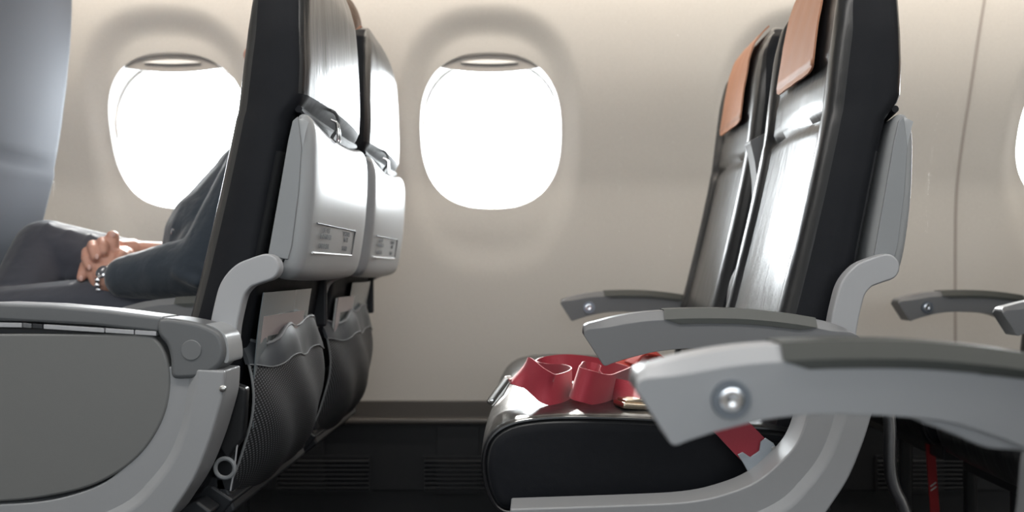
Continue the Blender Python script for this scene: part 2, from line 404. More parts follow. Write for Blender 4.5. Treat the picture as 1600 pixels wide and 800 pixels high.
v0 = vent(); tag(v0, 'dark louvred air grille low on the wall, behind the mesh seat pocket', 'air vent', 'air grilles in the lower wall'); v0.location.x = -0.5375
for x, lab in ((-0.1625, 'dark louvred air grille low on the wall, just left of the empty black seat cushion'), (0.99, 'dark louvred air grille low on the wall, behind the steel tube at the right')):
    c = copy_tree(v0); c.location.x = x; c['label'] = lab

# ------------------------------------------------------------------ seat parts, local: X along the cabin, Y from the seat's centre line, Z from the floor
FT = [(0.44, .315), (0.51, .322), (0.613, .335), (0.65, .345), (0.729, .365), (0.80, .382), (0.874, .398), (0.915, .406), (0.975, .413), (1.06, .424), (1.11, .434), (1.14, .444), (1.158, .454), (1.169, .464), (1.174, .472)]
RT = [(0.44, .385), (0.60, .415), (0.65, .425), (0.72, .436), (0.80, .452), (0.88, .468), (0.905, .474), (0.918, .486), (0.93, .493), (0.975, .495), (1.06, .4925), (1.11, .490), (1.14, .486), (1.158, .482), (1.169, .478), (1.174, .476)]
HT = [(0.44, .19), (0.50, .197), (0.60, .20), (1.02, .20), (1.07, .194), (1.11, .180), (1.14, .158), (1.158, .134), (1.169, .106), (1.174, .075)]
def back_mesh():
    zs = [0.44+0.011*i for i in range(62)]+[1.122+0.0026*i for i in range(20)]+[1.174]
    N = 148; vs = []
    kinds = []
    for z in zs:
        f, = interp(FT, z); r, = interp(RT, z); h, = interp(HT, z)
        rc = min(0.042, (r-f)*0.55); rr = min(0.020, (r-f)*0.40)
        ring = []
        nf, nc, ns = 60, 8, 10
        for i in range(nf): ring.append((f, -h+rc+(2*h-2*rc)*i/(nf-1), 'f'))
        for i in range(1, nc+1): a = math.pi/2*i/(nc+1); ring.append((f+rc*(1-math.cos(a)), h-rc*(1-math.sin(a)), 'c'))
        for i in range(ns): ring.append((f+rc+(r-rr-f-rc)*i/(ns-1), h, 's'))
        for i in range(1, nc+1): a = math.pi/2*i/(nc+1); ring.append((r-rr*(1-math.sin(a)), h-rr*(1-math.cos(a)), 'c'))
        nb = 36
        for i in range(nb): ring.append((r, h-rr-(2*h-2*rr)*i/(nb-1), 'b'))
        for i in range(1, nc+1): a = math.pi/2*i/(nc+1); ring.append((r-rr*(1-math.cos(a)), -h+rr*(1-math.sin(a)), 'c'))
        for i in range(ns): ring.append((r-rr-(r-rr-f-rc)*i/(ns-1), -h, 's'))
        for i in range(1, nc+1): a = math.pi/2*i/(nc+1); ring.append((f+rc*(1-math.sin(a)), -h+rc*(1-math.cos(a)), 'c'))
        if not kinds: kinds = ['s' if k == 's' or (k == 'c' and abs(y_) > h-.32*(rc if x_ < (f+r)/2 else rr)) else k for x_, y_, k in ring]
        for (x, y, k) in ring:
            fade = ss(1.174, 1.10, z)
            if k in 'fc' and x < (f+r)/2:
                ay = abs(y)
                d = 0.010*ss(0.125, 0.165, ay)*ss(0.202, 0.18, ay)           # raised bolsters
                d += 0.006*(1-(ay/0.14)**2) if ay < 0.14 else 0               # padded middle
                g = math.exp(-((ay-0.140)/0.0045)**2)*0.008
                zsm = 0.917-0.35*y*y
                if ay < 0.15: g = max(g, math.exp(-((z-zsm)/0.007)**2)*0.010)
                if ay < 0.15: g = max(g, math.exp(-((z-0.985-0.9*max(0, 0.1-ay)*0)/0.007)**2)*0.005)
                x -= (d-g)*fade
            if k == 'b' and z > 0.93: x += 0.010*(1-(y/0.2)**2)*fade
            if k == 's':
                t = (x-f)/(r-f); s = 1 if y > 0 else -1
                y -= s*0.004*math.exp(-((t-0.22)/0.03)**2)
            vs.append((x, y, z))
    N = len(vs)//len(zs); fs = [tuple(range(N-1, -1, -1)), tuple(range((len(zs)-1)*N, len(zs)*N))]
    for j in range(len(zs)-1):
        for i in range(N): fs.append((j*N+i, j*N+(i+1) % N, (j+1)*N+(i+1) % N, (j+1)*N+i))
    me = D.meshes.new('backrest'); me.from_pydata(vs, [], fs)
    me.materials.append(M['leather']); me.materials.append(M['sidecloth'])
    bm = bmesh.new(); bm.from_mesh(me); bmesh.ops.recalc_face_normals(bm, faces=bm.faces); bm.to_mesh(me); bm.free(); me.update()
    for p in me.polygons:
        v = sorted(set(i % N for i in p.vertices))
        if len(v) <= 2 and all(kinds[i] == 's' for i in v) and p.center.z < 1.16: p.material_index = 1
        if p.normal.x > 0.3 and (p.center.z < .70 or .86 < p.center.z < .930): p.material_index = 1
    return me
BACK = back_mesh()
def front_x(z, y=0):
    f, = interp(FT, z); return f-0.006*(1 if abs(y) < .1 else 0)
def headcover_mesh():
    mb = MB(); path = []
    for i in range(30):
        z = 0.985+(1.150-0.985)*i/29; path.append((front_x(z)-0.0045, z))
    path += [(0.452, 1.166), (0.463, 1.1765)]
    path = [path[i] for i in (0, 0, 0, 1)]+[path[i] for i in range(2, 30, 2)]+path[30:]
    path[1] = (path[0][0]+.0006, path[0][1]+.003); path[2] = (path[0][0]+.0012, path[0][1]+.0065); path[3] = (path[0][0]+.002, path[0][1]+.011)
    n = len(path); NY = 16; th = 0.0028; vs = []
    for k, off in enumerate((0, th)):
        for i, (x, z) in enumerate(path):
            p, q = path[max(i-1, 0)], path[min(i+1, n-1)]; dx, dz = q[0]-p[0], q[1]-p[1]; L = math.hypot(dx, dz)
            nx, nz = -dz/L, dx/L
            hw = 0.097-0.010*ss(5, 18, i)
            hw *= (0.84, 0.93, 0.975, 0.995)[i] if i < 4 else 1
            for j in range(NY+1):
                y = -hw+2*hw*j/NY
                zz = z
                lift = 0.0015*math.sin(y*55+z*25)
                vs.append((x+nx*(off+abs(lift)), y, zz+nz*off))
    W = NY+1; S = n*W; fs = []
    for i in range(n-1):
        for j in range(NY):
            a = i*W+j; fs.append((a, a+1, a+W+1, a+W)); fs.append((S+a, S+a+W, S+a+W+1, S+a+1))
    bd = [j for j in range(W)]+[i*W+NY for i in range(1, n)]+[(n-1)*W+j for j in range(NY-1, -1, -1)]+[i*W for i in range(n-2, 0, -1)]
    for a, b_ in zip(bd, bd[1:]+bd[:1]): fs.append((a, b_, b_+S, a+S))
    mb.add(vs, fs); return mb.fix('headrest_cover')
SHELL_P = [(.447, .712), (.462, .80), (.474, .87), (.482, .902), (.490, .911), (.500, .907), (.5065, .89), (.508, .86), (.506, .80), (.499, .74), (.492, .706), (.484, .692), (.470, .686), (.452, .692)]
CUSH_P = [(.355, .40), (.2, .385), (.02, .378), (-.03, .374), (-.052, .382), (-.066, .41), (-.070, .445), (-.062, .475), (-.040, .494), (-.005, .503), (.05, .506), (.15, .503), (.26, .494), (.33, .488), (.355, .475)]
ARM_T = [(.0612, .6235), (.0618, .6285), (.067, .6320), (.075, .634), (.10, .6405), (.13, .6455), (.16, .6480), (.20, .6495), (.25, .649), (.29, .646), (.33, .641), (.365, .634), (.390, .624), (.405, .611), (.410, .598)]
ARM_B = [(.404, .584), (.390, .574), (.360, .572), (.332, .576), (.306, .586), (.267, .597), (.20, .6015), (.158, .599), (.124, .592), (.0976, .584), (.0885, .5805), (.0842, .5820), (.0815, .5865)]
def arm_outline(): return [tuple(p) for p in spline(ARM_T, 4)]+[tuple(p) for p in spline(ARM_B, 4)]
def pad_outline(off=0.0016):
    t = [tuple(p) for p in spline(ARM_T, 6)]; top = [(x, z+off) for x, z in t if .158 <= x <= .352]
    low = [(x-(0.010 if x > .30 else -0.006), z-(0.0165 if x < .28 else 0.0165-(x-.28)*.03)) for x, z in top[2:-2]][::-1]
    return top+low
def shoulder(outline, w, drop, inset, lo=None):
    lo = lo or (lambda p: p[1])
    tz = lambda x: interp(ARM_TT, x)[0]
    n = len(outline); mb = MB(); vs = []
    for y, k in ((-w/2, 1), (-w/2+inset, 0), (w/2-inset, 0), (w/2, 1)):
        for x, z in outline:
            h = max(0, 1-(tz(x)-z)/.018)
            vs.append((x-.385, y, z-.600-k*drop*h*ss(.404, .36, x)*(.55+.45*ss(.06, .10, x))))
    fs = [tuple(range(n)), tuple(range(4*n-1, 3*n-1, -1))]
    for s_ in range(3):
        for i in range(n): fs.append((s_*n+(i+1) % n, s_*n+i, (s_+1)*n+i, (s_+1)*n+(i+1) % n))
    mb.add(vs, fs); return mb
ARM_TT = [tuple(p) for p in spline(ARM_T, 4) if p[0] < .404]
def armrest(parent, yc, face, button, angle=0.0, wd=0.048, m='armgrey', hx=.385, hz=.600):
    """face: side (-1/+1) that carries the recline button"""
    a = empty('armrest', (0.385, yc, 0.600)); a.parent = parent
    sh = lambda pr: [(x-0.385, z-0.600) for x, z in pr]
    b = shoulder(arm_outline(), wd, .011, .008); body = b.build('arm_body', m, None, bevel=0.003, seg=3, angle=28)
    D.objects.remove(a); body.name = 'armrest'; body.location = (hx, yc, hz); body.parent = parent
    b = shoulder(pad_outline(), wd+.0032, .011, .008); b.build('armrest_pad', 'pad', body, bevel=0.002, seg=3, angle=28)
    if button:
        y = face*wd/2; c = (.125-.385, y, .6115-.600)
        b = MB(); b.lathe(c, (0, face, 0), [(.0075, .0015), (.0080, .0035), (.0130, .0035), (.0134, .0015), (.0136, -.002)][::-1]); rg = b.build('button_ring', 'ringmetal', body)
        b = MB(); b.lathe(c, (0, face, 0), [(.0086, -.001), (.0086, .0040), (.0082, .0052), (.006, .0058), (.003, .0052), (.0005, .0048)]); b.build('recline_button', 'chrome', body)
    else:
        b = MB(); b.lathe((.4-.385, -wd/2, .596-.600), (0, -1, 0), [(.0035, -.001), (.0035, .001), (.0025, .0016), (.0005, .0018)], 16); b.build('screw', 'steel', body)
    body.rotation_euler = (0, angle, 0)
    return body
def bracket_mesh(y0, y1):
    cl = [(.455, .702), (.440, .697), (.425, .690), (.412, .674), (.405, .650), (.400, .625), (.398, .600)]
    cl = [tuple(p) for p in spline(cl, 5)]; L, R = [], []
    for i, (x, z) in enumerate(cl):
        p, q = cl[max(i-1, 0)], cl[min(i+1, len(cl)-1)]; dx, dz = q[0]-p[0], q[1]-p[1]; l = math.hypot(dx, dz); hw = 0.0175
        L.append((x-dz/l*hw, z+dx/l*hw)); R.append((x+dz/l*hw, z-dx/l*hw))
    x, z = cl[0]; d = Vector((cl[0][0]-cl[1][0], cl[0][1]-cl[1][1])).normalized(); a0 = math.atan2(d.y, d.x)
    cap = [(x+.0175*math.cos(a0+t), z+.0175*math.sin(a0+t)) for t in [math.pi/2*(-1+i/5) for i in range(1, 10)]]
    o1 = R[::-1]+cap+L
    # orientation of the cap depends on side; pick the ordering with no crossing
    if (Vector(R[0])-Vector(cap[0])).length > (Vector(R[0])-Vector(cap[-1])).length: o1 = R[::-1]+cap[::-1]+L
    b = MB(); b.prism(o1, y0, y1); return b.fix('bracket')
BR = {s: bracket_mesh(*((-0.238, -0.214) if s < 0 else (0.214, 0.232))) for s in (-1, 1)}
HC = headcover_mesh()
SHELL = pillow([tuple(p) for p in spline(SHELL_P, 3, True)], -0.206, 0.206, 0.022, crown=0.004).fix('shell')
for v in SHELL.vertices:
    if v.co.z > .80: v.co.z -= .020*ss(.80, .90, v.co.z)*(1-(v.co.y/.206)**2)
CUSH = pillow([tuple(p) for p in spline(CUSH_P, 4, True)], -0.212, 0.205, 0.020, crown=0.006).fix('cushion')
def ridge_line(prof, y, r):
    b = MB(); b.tube([(x, y, z) for x, z in prof], r, 8); return b
def pocket(root):
    # the pouch: slumped net bag hung on the lower back of the seat
    prof = [(.436, .600), (.446, .575), (.451, .53), (.448, .48), (.433, .430), (.403, .388), (.380, .372)]
    prof = [tuple(p) for p in spline(prof, 5)]; NY = 30; vs = []; th = .002
    for k in (0, 1):
        for (x, z) in prof:
            for j in range(NY+1):
                u = -1+2*j/NY; y = u*0.188
                bx = (1-abs(u)**4)
                zt = z+0.020*ss(.55, .60, z)*(1-min(1, abs(u-0.15)/0.9)**1.3)-0.006*ss(.5, .6, z)*math.cos(u*9)
                X = x-0.030*(1-bx)-k*th+0.003*math.sin(u*7+z*40)
                vs.append((X, y, zt))
    W = NY+1; S = len(prof)*W; fs = []
    for i in range(len(prof)-1):
        for j in range(NY):
            a = i*W+j; fs.append((a, a+1, a+W+1, a+W)); fs.append((S+a, S+a+W, S+a+W+1, S+a+1))
    bd = [j for j in range(W)]+[i*W+NY for i in range(1, len(prof))]+[(len(prof)-1)*W+j for j in range(NY-1, -1, -1)]+[i*W for i in range(len(prof)-2, 0, -1)]
    for a, b_ in zip(bd, bd[1:]+bd[:1]): fs.append((a, b_, b_+S, a+S))
    mb = MB(); mb.add(vs, fs); p = mb.build('net_pocket', 'net', root, angle=60)
    n0 = 5; h = MB(); hv = []
    for k in (0, 1):
        for i in range(0, 7):
            for j in range(W):
                v = Vector(vs[i*W+j]); hv.append((v.x+(0.0016 if k == 0 else -0.0040)+(.001*math.sin(j*1.3)), v.y*1.01, v.z+(0.001 if i == 0 else 0)))
    S = 7*W; hf = []
    for i in range(6):
        for j in range(NY):
            a = i*W+j; hf.append((a, a+1, a+W+1, a+W)); hf.append((S+a, S+a+W, S+a+W+1, S+a+1))
    bd = [j for j in range(W)]+[i*W+NY for i in range(1, 7)]+[6*W+j for j in range(NY-1, -1, -1)]+[i*W for i in range(5, 0, -1)]
    for a, b_ in zip(bd, bd[1:]+bd[:1]): hf.append((a, b_, b_+S, a+S))
    h.add(hv, hf); h.build('pocket_hem', 'hem', p, angle=60)
    c = MB(); c.tube([hv[j] for j in range(W)], 0.0024, 8); c.tube([hv[6*W+j] for j in range(W)], 0.0010, 6); c.tube([vs[(len(prof)-1)*W+j] for j in range(W)], 0.002, 6)
    c.tube([vs[i*W] for i in range(len(prof))], 0.0018, 6); c.tube([vs[i*W+NY] for i in range(len(prof))], 0.0018, 6)
    c.build('pocket_piping', 'shellside', p)
    return p
def placard(shell):
    # raised-edge instruction field low on the shell
    X = 0.5055
    def sx(z):
        t = [(0.70, .4955), (0.72, .4990), (0.74, .5030), (0.76, .5058), (0.78, .5082), (0.80, .5100)]
        return interp(t, z)[0]+0.0004
    b = MB(); b.tube([(sx(.762), -.175, .762), (sx(.762), .09, .762)], .0013, 6); b.tube([(sx(.762), .09, .762), (sx(.724), .09, .724)], .0013, 6)
    b.build('placard_frame', 'ink', shell)
    b = MB(); b.tube([(sx(.722), -.175, .722), (sx(.722), .09, .722)], .0016, 6); b.build('placard_line', 'white', shell)
    for (s, y, z, sz) in (('LIFE VEST', -.115, .7510, .0105), ('UNDERNEATH', -.115, .7420, .0105), ('UNDER SEAT', -.115, .7285, .0105),
                          ('FASTENED', .025, .7510, .0105), ('BELTS', .025, .7420, .0105), ('SEATED', .025, .7285, .0105)):
        text('placard_text', s, sz, 'ink', shell, (sx(z)+.0006, y, z), (0, 1, 0), (.12, 0, 1))
def make_seat(name='airplane_seat'):
    r = empty(name, (0, 0, 0))
    o = D.objects.new('backrest', BACK); COL.objects.link(o); o.parent = r
    BACK.polygons.foreach_set('use_smooth', [True]*len(BACK.polygons)); BACK.set_sharp_from_angle(angle=math.radians(70))
    link('headrest_cover', HC.copy(), 'tan', r, angle=60)
    sh = link('seat_shell', SHELL.copy(), 'shell', r, angle=60)
    b = MB(); b.prism([(.449, .716), (.464, .80), (.476, .87), (.482, .896), (.489, .902), (.494, .86), (.490, .80), (.481, .73), (.476, .712)], -.2095, -.2055); b.build('side_cheek', 'shellside', sh, bevel=0.0015); b = MB()
    b.prism([(.449, .716), (.464, .80), (.476, .87), (.482, .896), (.489, .902), (.494, .86), (.490, .80), (.481, .73), (.476, .712)], .2055, .2095)
    b.build('side_cheek', 'shellside', sh, bevel=0.0015)
    placard(sh)
    # coat hook in the gap over the shell
    hk = lambda pts: [(.497+(x-.497)*.75, -.052+(y+.01)*.7, .912+(z-.92)*.68) for x, y, z in pts]
    h = MB(); h.tube(hk(spline([(.495, -.03, .955), (.508, -.025, .950), (.513, -.012, .935), (.510, -.006, .915), (.500, -.004, .900), (.500, -.004, .892), (.506, -.006, .886)], 5)), .0026, 8)
    h.build('coat_hook', 'dgrey', r)
    for dy in (-.034, -.014):
        h = MB(); h.tube(hk(spline([(.503, dy, .932), (.5135, dy+.002, .925), (.5145, dy+.004, .905), (.5145, dy+.010, .890), (.512, dy+.016, .888), (.5145, dy+.012, .905), (.512, dy+.004, .93)], 4)), .0017, 8)
        h.build('hook_buckle', 'chrome', r)
    b = MB(); b.tube([(.485, -.19, .915), (.484, -.1, .905), (.482, 0, .903), (.484, .1, .905), (.485, .19, .915)], [.005, .012, .015, .012, .005], 10); b.build('gap_strap', 'sidecloth', r)
    c = link('seat_cushion', CUSH.copy(), 'leather', r, angle=60)
    for p in c.data.polygons: pass
    c.data.materials.append(M['sidecloth'])
    for p in c.data.polygons:
        if abs(p.normal.y) > 0.9: p.material_index = 1
    pr = [tuple(p) for p in spline(CUSH_P, 4, True)]; N = len(pr); off = []
    for i in range(N):
        p, q = pr[i-1], pr[(i+1) % N]; dx, dz = q[0]-p[0], q[1]-p[1]; L = math.hypot(dx, dz) or 1; s = -1
        off.append((pr[i][0]+dz/L*0.003, pr[i][1]-dx/L*0.003) if False else pr[i])
    b = MB(); cx, cz = .14, .44
    b.tube([(cx+(x-cx)*.985, -.208, cz+(z-cz)*.955) for x, z in pr], .0022, 6, closed=True); b.build('cushion_piping', 'piping', c)
    for s in (-1, 1): link('bracket', BR[s].copy(), 'bracket', r, bevel=.003)
    # structure under and behind
    b = MB(); b.box(.372, .398, -.19, .19, .40, .70); b.box(.385, .440, .172, .182, .60, .70)
    b.prism([(.33, .350), (.37, .352), (.40, .375), (.385, .42), (.36, .42)], -.19, .19); b.build('back_frame', 'frame', r, bevel=.004)
    b = MB(); b.prism([(-.02, .345), (.36, .345), (.40, .39), (.37, .41), (-.02, .385)], -.195, .195); b.build('seat_pan', 'frame', r, bevel=.004)
    for xx in (.03, .17):
        b = MB(); b.tube([(xx, .10, .36), (xx, .10, .0)], .014, 12); b.box(xx-.03, xx+.03, .08, .12, 0, .02)
        b.build('leg', 'frame', r)
    pocket(r)
    return r
def shroud_pts():
    out = [(.422, .575), (.420, .545), (.412, .515), (.403, .4866), (.387, .447), (.3676, .4154), (.344, .386), (.30, .362), (.24, .350), (.12, .346), (-.03, .348)]
    inn = [(-.03, .404), (.12, .409), (.19, .413), (.233, .4217), (.273, .4376), (.304, .463), (.324, .4866), (.336, .520), (.340, .560), (.345, .580)]
    return [tuple(p) for p in spline(out, 5)], [tuple(p) for p in spline(inn, 5)]
def shroud(r, y0, y1, m='grey'):
    o, i = shroud_pts(); b = MB(); b.prism(o+i, y0, y1)
    # outer flange: band along the outer edge, stands 6 mm proud
    n = len(o); io = [tuple(Vector(i[min(len(i)-1, round((1-k/(n-1))*(len(i)-1)))])) for k in range(n)]
    inner = [(p[0]+(q[0]-p[0])*.42, p[1]+(q[1]-p[1])*.42) for p, q in zip(o, io)]
    inner2 = [(p[0]+(q[0]-p[0])*.60, p[1]+(q[1]-p[1])*.60) for p, q in zip(o, io)]
    ra, rb = o+inner2[::-1], o+inner[::-1]; m_ = len(ra); b2 = MB()
    b2.add([(x, y0+.002, z) for x, z in ra]+[(x, y0-.007, z) for x, z in rb], [tuple(range(m_)), tuple(range(2*m_-1, m_-1, -1))]+[((i_+1) % m_, i_, i_+m_, (i_+1) % m_+m_) for i_ in range(m_)])
    s = b.build('side_shroud', m, r, bevel=.006, seg=4, angle=50)
    b2.build('shroud_flange', m, s, bevel=.004, seg=4, angle=20)
    return s
def tall_seat():
    r = empty('airplane_seat', (0, 0, 0)); me = BACK.copy()
    for v in me.vertices:
        if v.co.z > .93: v.co.z = .93+(v.co.z-.93)*2.05; v.co.x += (v.co.z-.93)*.14
        elif v.co.x > .42+(v.co.z-.6)*.2 or v.normal.x > .5: v.co.x += .018*ss(.40, .48, v.co.x)*ss(.93, .90, v.co.z)
    me.materials[0] = M['greycloth']; me.materials[1] = M['greycloth']
    o = D.objects.new('backrest', me); COL.objects.link(o); o.parent = r
    link('seat_cushion', CUSH.copy(), 'leather', r, angle=60)
    for s in (-1, 1): k = link('bracket', BR[s].copy(), 'bracket', r, bevel=.003); k.location.x = -.06
    b = MB(); b.prism([(-.02, .345), (.36, .345), (.40, .39), (.37, .41), (-.02, .385)], -.195, .195); b.build('seat_pan', 'frame', r, bevel=.004)
    for xx in (.06, .30):
        b = MB(); b.tube([(xx, .10, .36), (xx, .10, .0)], .014, 12); b.build('leg', 'frame', r)
    armrest(r, 0.237, -1, True)
    b = MB(); b.sphere((.452, .12, .69), .016, (.9, .9, 2.0), 20, 14); b.build('hinge_cover', 'bracket', r)
    return r
AY, WYc = 1.42, 1.885      # centre lines of the aisle and window seats
# --- prototypes
proto_w = make_seat(); 
# row C (the empty pair on the right)
def finish_window(r):
    b = armrest(r, 0.225+.012, -1, True); return r
# window seat armrest stands at the wall side
finish_window(proto_w)
cw = proto_w; cw.location = (0.0, WYc, 0)
tag(cw, 'empty black leather window seat with tan headrest flap, half hidden behind the aisle seat', 'airplane seat', 'seats along the window side')
PB, PA, PD = -0.802, -1.592, 0.775
bw = copy_tree(proto_w); bw.location = (PB, WYc, 0); bw['label'] = 'window seat the man sits in, seen from behind beside the middle window'
aw = tall_seat(); aw.location = (-1.578, WYc, 0); aw['category'] = 'airplane seat'; aw['group'] = 'seats along the window side'; aw['label'] = 'dark seat back cut off by the left edge of the photo, ahead of the man'
dw = copy_tree(proto_w); dw.location = (PD, WYc, 0); dw['label'] = 'window seat at the right edge showing only its wall armrest and dark corner'
ca = make_seat(); ca.location = (0, AY, 0)
tag(ca, 'large empty black leather aisle seat with tan headrest flap and curved grey shroud', 'airplane seat', 'seats along the aisle')
da = copy_tree(ca); da.location = (PD, AY, 0)
da['label'] = 'aisle seat behind the empty pair, dark cushion under the nearest armrest'
ba = copy_tree(ca); ba.location = (PB, AY, 0)
ba['label'] = 'big aisle seat seen from behind with pale shell and net pocket, left of centre'
for s_ in (ca, da):
    armrest(s_, -0.270, 1, False, wd=.046); shroud(s_, -.292, -.236)
# middle armrests: raised on the empty pair, lowered on the others
armrest(ca, 0.231, 1, False, angle=math.radians(95), wd=.042, hx=.378, hz=.628)
armrest(ba, 0.231, 1, False, wd=.040); armrest(da, 0.231, 1, False, wd=.040)
# stowage bar behind the empty aisle seat
b = MB(); b.tube(spline([(.38, -.17, .52), (.43, -.17, .535), (.475, -.17, .525), (.485, -.17, .49), (.486, -.17, .43), (.492, -.17, .40), (.508, -.17, .36), (.525, -.17, .25), (.53, -.17, .0)], 6), .0085, 12)
b.build('stowage_bar', 'tube', ca)
# seat across the aisle whose armrest passes close to the camera
na = copy_tree(proto_w); na.location = (0.012, 0.365, 0)
na['label'] = 'seat nearest the camera, only its broad grey armrest with round metal button shows'; na['group'] = 'seats along the aisle'
del na['group']
for ch in list(na.children):
    if ch.name.startswith('armrest'):
        ch.location.y = 0.644-0.365; ch.location.x -= .004
        ch.data = ch.data.copy(); ch.data.materials[0] = M['armgrey_lit']
shroud(na, .262, .30)
b = MB(); b.prism([tuple(p) for p in spline([(.246, .602), (.276, .5865), (.298, .5775), (.32, .5755), (.36, .572), (.395, .58), (.40, .61), (.33, .612)], 4, True)], .2615, .3)
b.build('armrest_hinge', 'armgrey_lit', na, bevel=.005, seg=4, angle=50)

# row B: in-arm table housing fills the armrest side
def tray_side(r):
    y0 = -.292
    s = shroud(r, y0, -.236)
    P = lambda px, py: ((px-835)/1265-PB, CZ+(420-py)/1265)
    panel = [P(-110, 545), P(-110, 521), P(0, 521), P(120, 521), P(225, 523), P(248, 532), P(262, 556), P(268, 590), P(264, 630), P(250, 668), P(225, 705), P(190, 735), P(140, 760), P(70, 776), P(0, 783), P(-110, 785)]
    fl = [(x, z) for x, z in panel]
    sm = [tuple(p) for p in spline(panel[2:], 5)]+[P(-110, 521)]
    b = MB(); b.prism(sm, y0-.002, -.245); b.build('side_panel', 'panel', r, bevel=.0035, seg=3, angle=50)
    # backing seen in the seam
    big = [P(-112, 510), P(262, 512), P(276, 560), P(279, 600), P(270, 650), P(245, 695), P(200, 745), P(120, 780), P(-112, 800)]
    b = MB(); b.prism(big, y0+.012, -.25); b.build('panel_backing', 'frame', r)
    # armrest top rail
    rail = [P(-115, 480), P(-60, 475), P(0, 474), P(80, 477), P(170, 485), P(256, 496), P(251, 519), P(150, 508), P(0, 500), P(-115, 502)]
    b = MB(); b.prism(rail, -.296, -.246); b.build('armrest_rail', 'dgrey', r, bevel=.004, seg=3, angle=50)
    top = [P(-115, 479.5), P(-60, 474), P(0, 472.5), P(80, 475.5), P(170, 483.5), P(256, 494.5), P(256, 498), P(170, 488), P(80, 480.5), P(0, 478), P(-60, 479), P(-115, 483)]
    b = MB(); b.prism(top, -.2945, -.2475); b.build('rail_edge', 'bracket', r, bevel=.001)
    for (x0, x1, m) in ((-110, 38, 'bracket'), (40, 53, 'dgrey'), (55, 70, 'frame'), (72, 166, 'bracket'), (168, 212, 'bracket'), (214, 247, 'bracket')):
        f = lambda x: 502+max(0, x)*.062
        b = MB(); b.prism([P(x0, f(x0)), P(x1, f(x1)), P(x1, f(x1)+7), P(x0, f(x0)+7)], -.2955, -.25); b.build('hinge_strip', m, r, bevel=.0006)
    hb = [P(254, 497), P(300, 501), P(330, 510), P(347, 522), P(354, 545), P(350, 566), P(338, 578), P(318, 588), P(295, 591), P(272, 588), P(269, 560), P(263, 538), P(250, 520)]
    b = MB(); b.prism([tuple(p) for p in spline(hb, 4, True)], -.298, -.242); h = b.build('armrest_hinge', 'dgrey', r, bevel=.006, seg=4, angle=50)
    cx, cz = P(303, 546); b = MB(); b.lathe((cx, -.298, cz), (0, -1, 0), [(.0125, -.001), (.0125, .0006), (.0118, .0012), (.0005, .0012)], 32); b.build('hinge_cap', 'cap', h)
    cap = [P(322, 506), P(340, 513), P(354, 528), P(358, 562), P(350, 566), P(349, 545), P(342, 524), P(330, 514)]
    b = MB(); b.prism([tuple(p) for p in spline(cap, 3, True)], -.290, -.236); b.build('end_cap', 'shell', r, bevel=.003)
    sx, sz = P(352, 606); b = MB(); b.lathe((sx, -.299, sz), (0, -1, 0), [(.004, -.002), (.004, .001), (.003, .0018), (.0005, .002)], 16); b.build('screw', 'steel', s)
    # leather tab and pull ring on the near side
    tx = [(.402, .555), (.428, .545), (.424, .48), (.402, .452), (.390, .47)]
    b = MB(); b.prism(tx, -.232, -.214); b.build('leather_tab', 'leather', r, bevel=.004)
    cx, cz = (343-835)/1225-PB, CZ-(737-420)/1225
    b = MB(); b.tube([(cx+.0125*math.cos(t), -.232, cz+.0125*math.sin(t)) for t in [2*math.pi*i/28 for i in range(28)]], .0028, 8, closed=True); b.build('pull_ring', 'shellside', r)
    b = MB(); b.tube([(cx+.012, -.231, cz), (cx+.016, -.229, cz+.04), (cx+.018, -.225, cz+.09)], .0012, 6); b.tube([(cx+.012, -.231, cz), (cx+.006, -.229, cz-.03)], .0012, 6); b.build('pull_cord', 'bracket', r)
    b = MB(); b.prism([(.05, .36), (.34, .34), (.385, .385), (.365, .40), (.30, .372), (.05, .39)], -.236, -.20); b.build('lower_frame', 'frame', r, bevel=.004)
tray_side(ba)

# ------------------------------------------------------------------ magazines and cards in the pockets
def sheet(y0, y1, z0, z1, xf, th, curl):
    NY, NZ = 16, 16; vs = []
    for k in (0, 1):
        for i in range(NZ+1):
            z = z0+(z1-z0)*i/NZ
            for j in range(NY+1):
                y = y0+(y1-y0)*j/NY; vs.append((xf(z)+curl(y, z)-k*th, y, z))
    W = NY+1; S = (NZ+1)*W; fs = []
    for i in range(NZ):
        for j in range(NY):
            a = i*W+j; fs.append((a, a+1, a+W+1, a+W)); fs.append((S+a, S+a+W, S+a+W+1, S+a+1))
    bd = [j for j in range(W)]+[i*W+NY for i in range(1, NZ+1)]+[NZ*W+j for j in range(NY-1, -1, -1)]+[i*W for i in range(NZ-1, 0, -1)]
    for a, b_ in zip(bd, bd[1:]+bd[:1]): fs.append((a, b_, b_+S, a+S))
    mb = MB(); mb.add(vs, fs); return mb
def magazine(x, y0, y1, z0, z1, label, group='reading matter in the seat pockets'):
    r = empty('magazine', (x, (y0+y1)/2, z0)); hw = (y1-y0)/2; H = z1-z0
    xf = lambda z: 0.006+0.012*(z/H)**2
    cv = lambda y, z: 0.004*math.sin(y*12)
    sheet(-hw, hw, 0, H, xf, .004, cv).build('pages', 'paper', r, smooth=True)
    sheet(-hw-.001, hw+.001, 0, H+.001, lambda z: xf(z)+.0012, .0012, cv).build('cover', 'mag', r)
    sheet(-hw+.028, hw-.018, H*.30, H-.028, lambda z: xf(z)+.0019, .0006, cv).build('cover_picture', 'magpic', r)
    tag(r, label, 'magazine', group); return r
magazine(PB+.4175, 1.250, 1.44, .485, .634, 'magazine with pale border and dark picture in the net pocket, beside the aisle')
magazine(PB+.4175, 1.72, 1.84, .485, .645, 'narrow edge of a magazine in the window seat pocket')
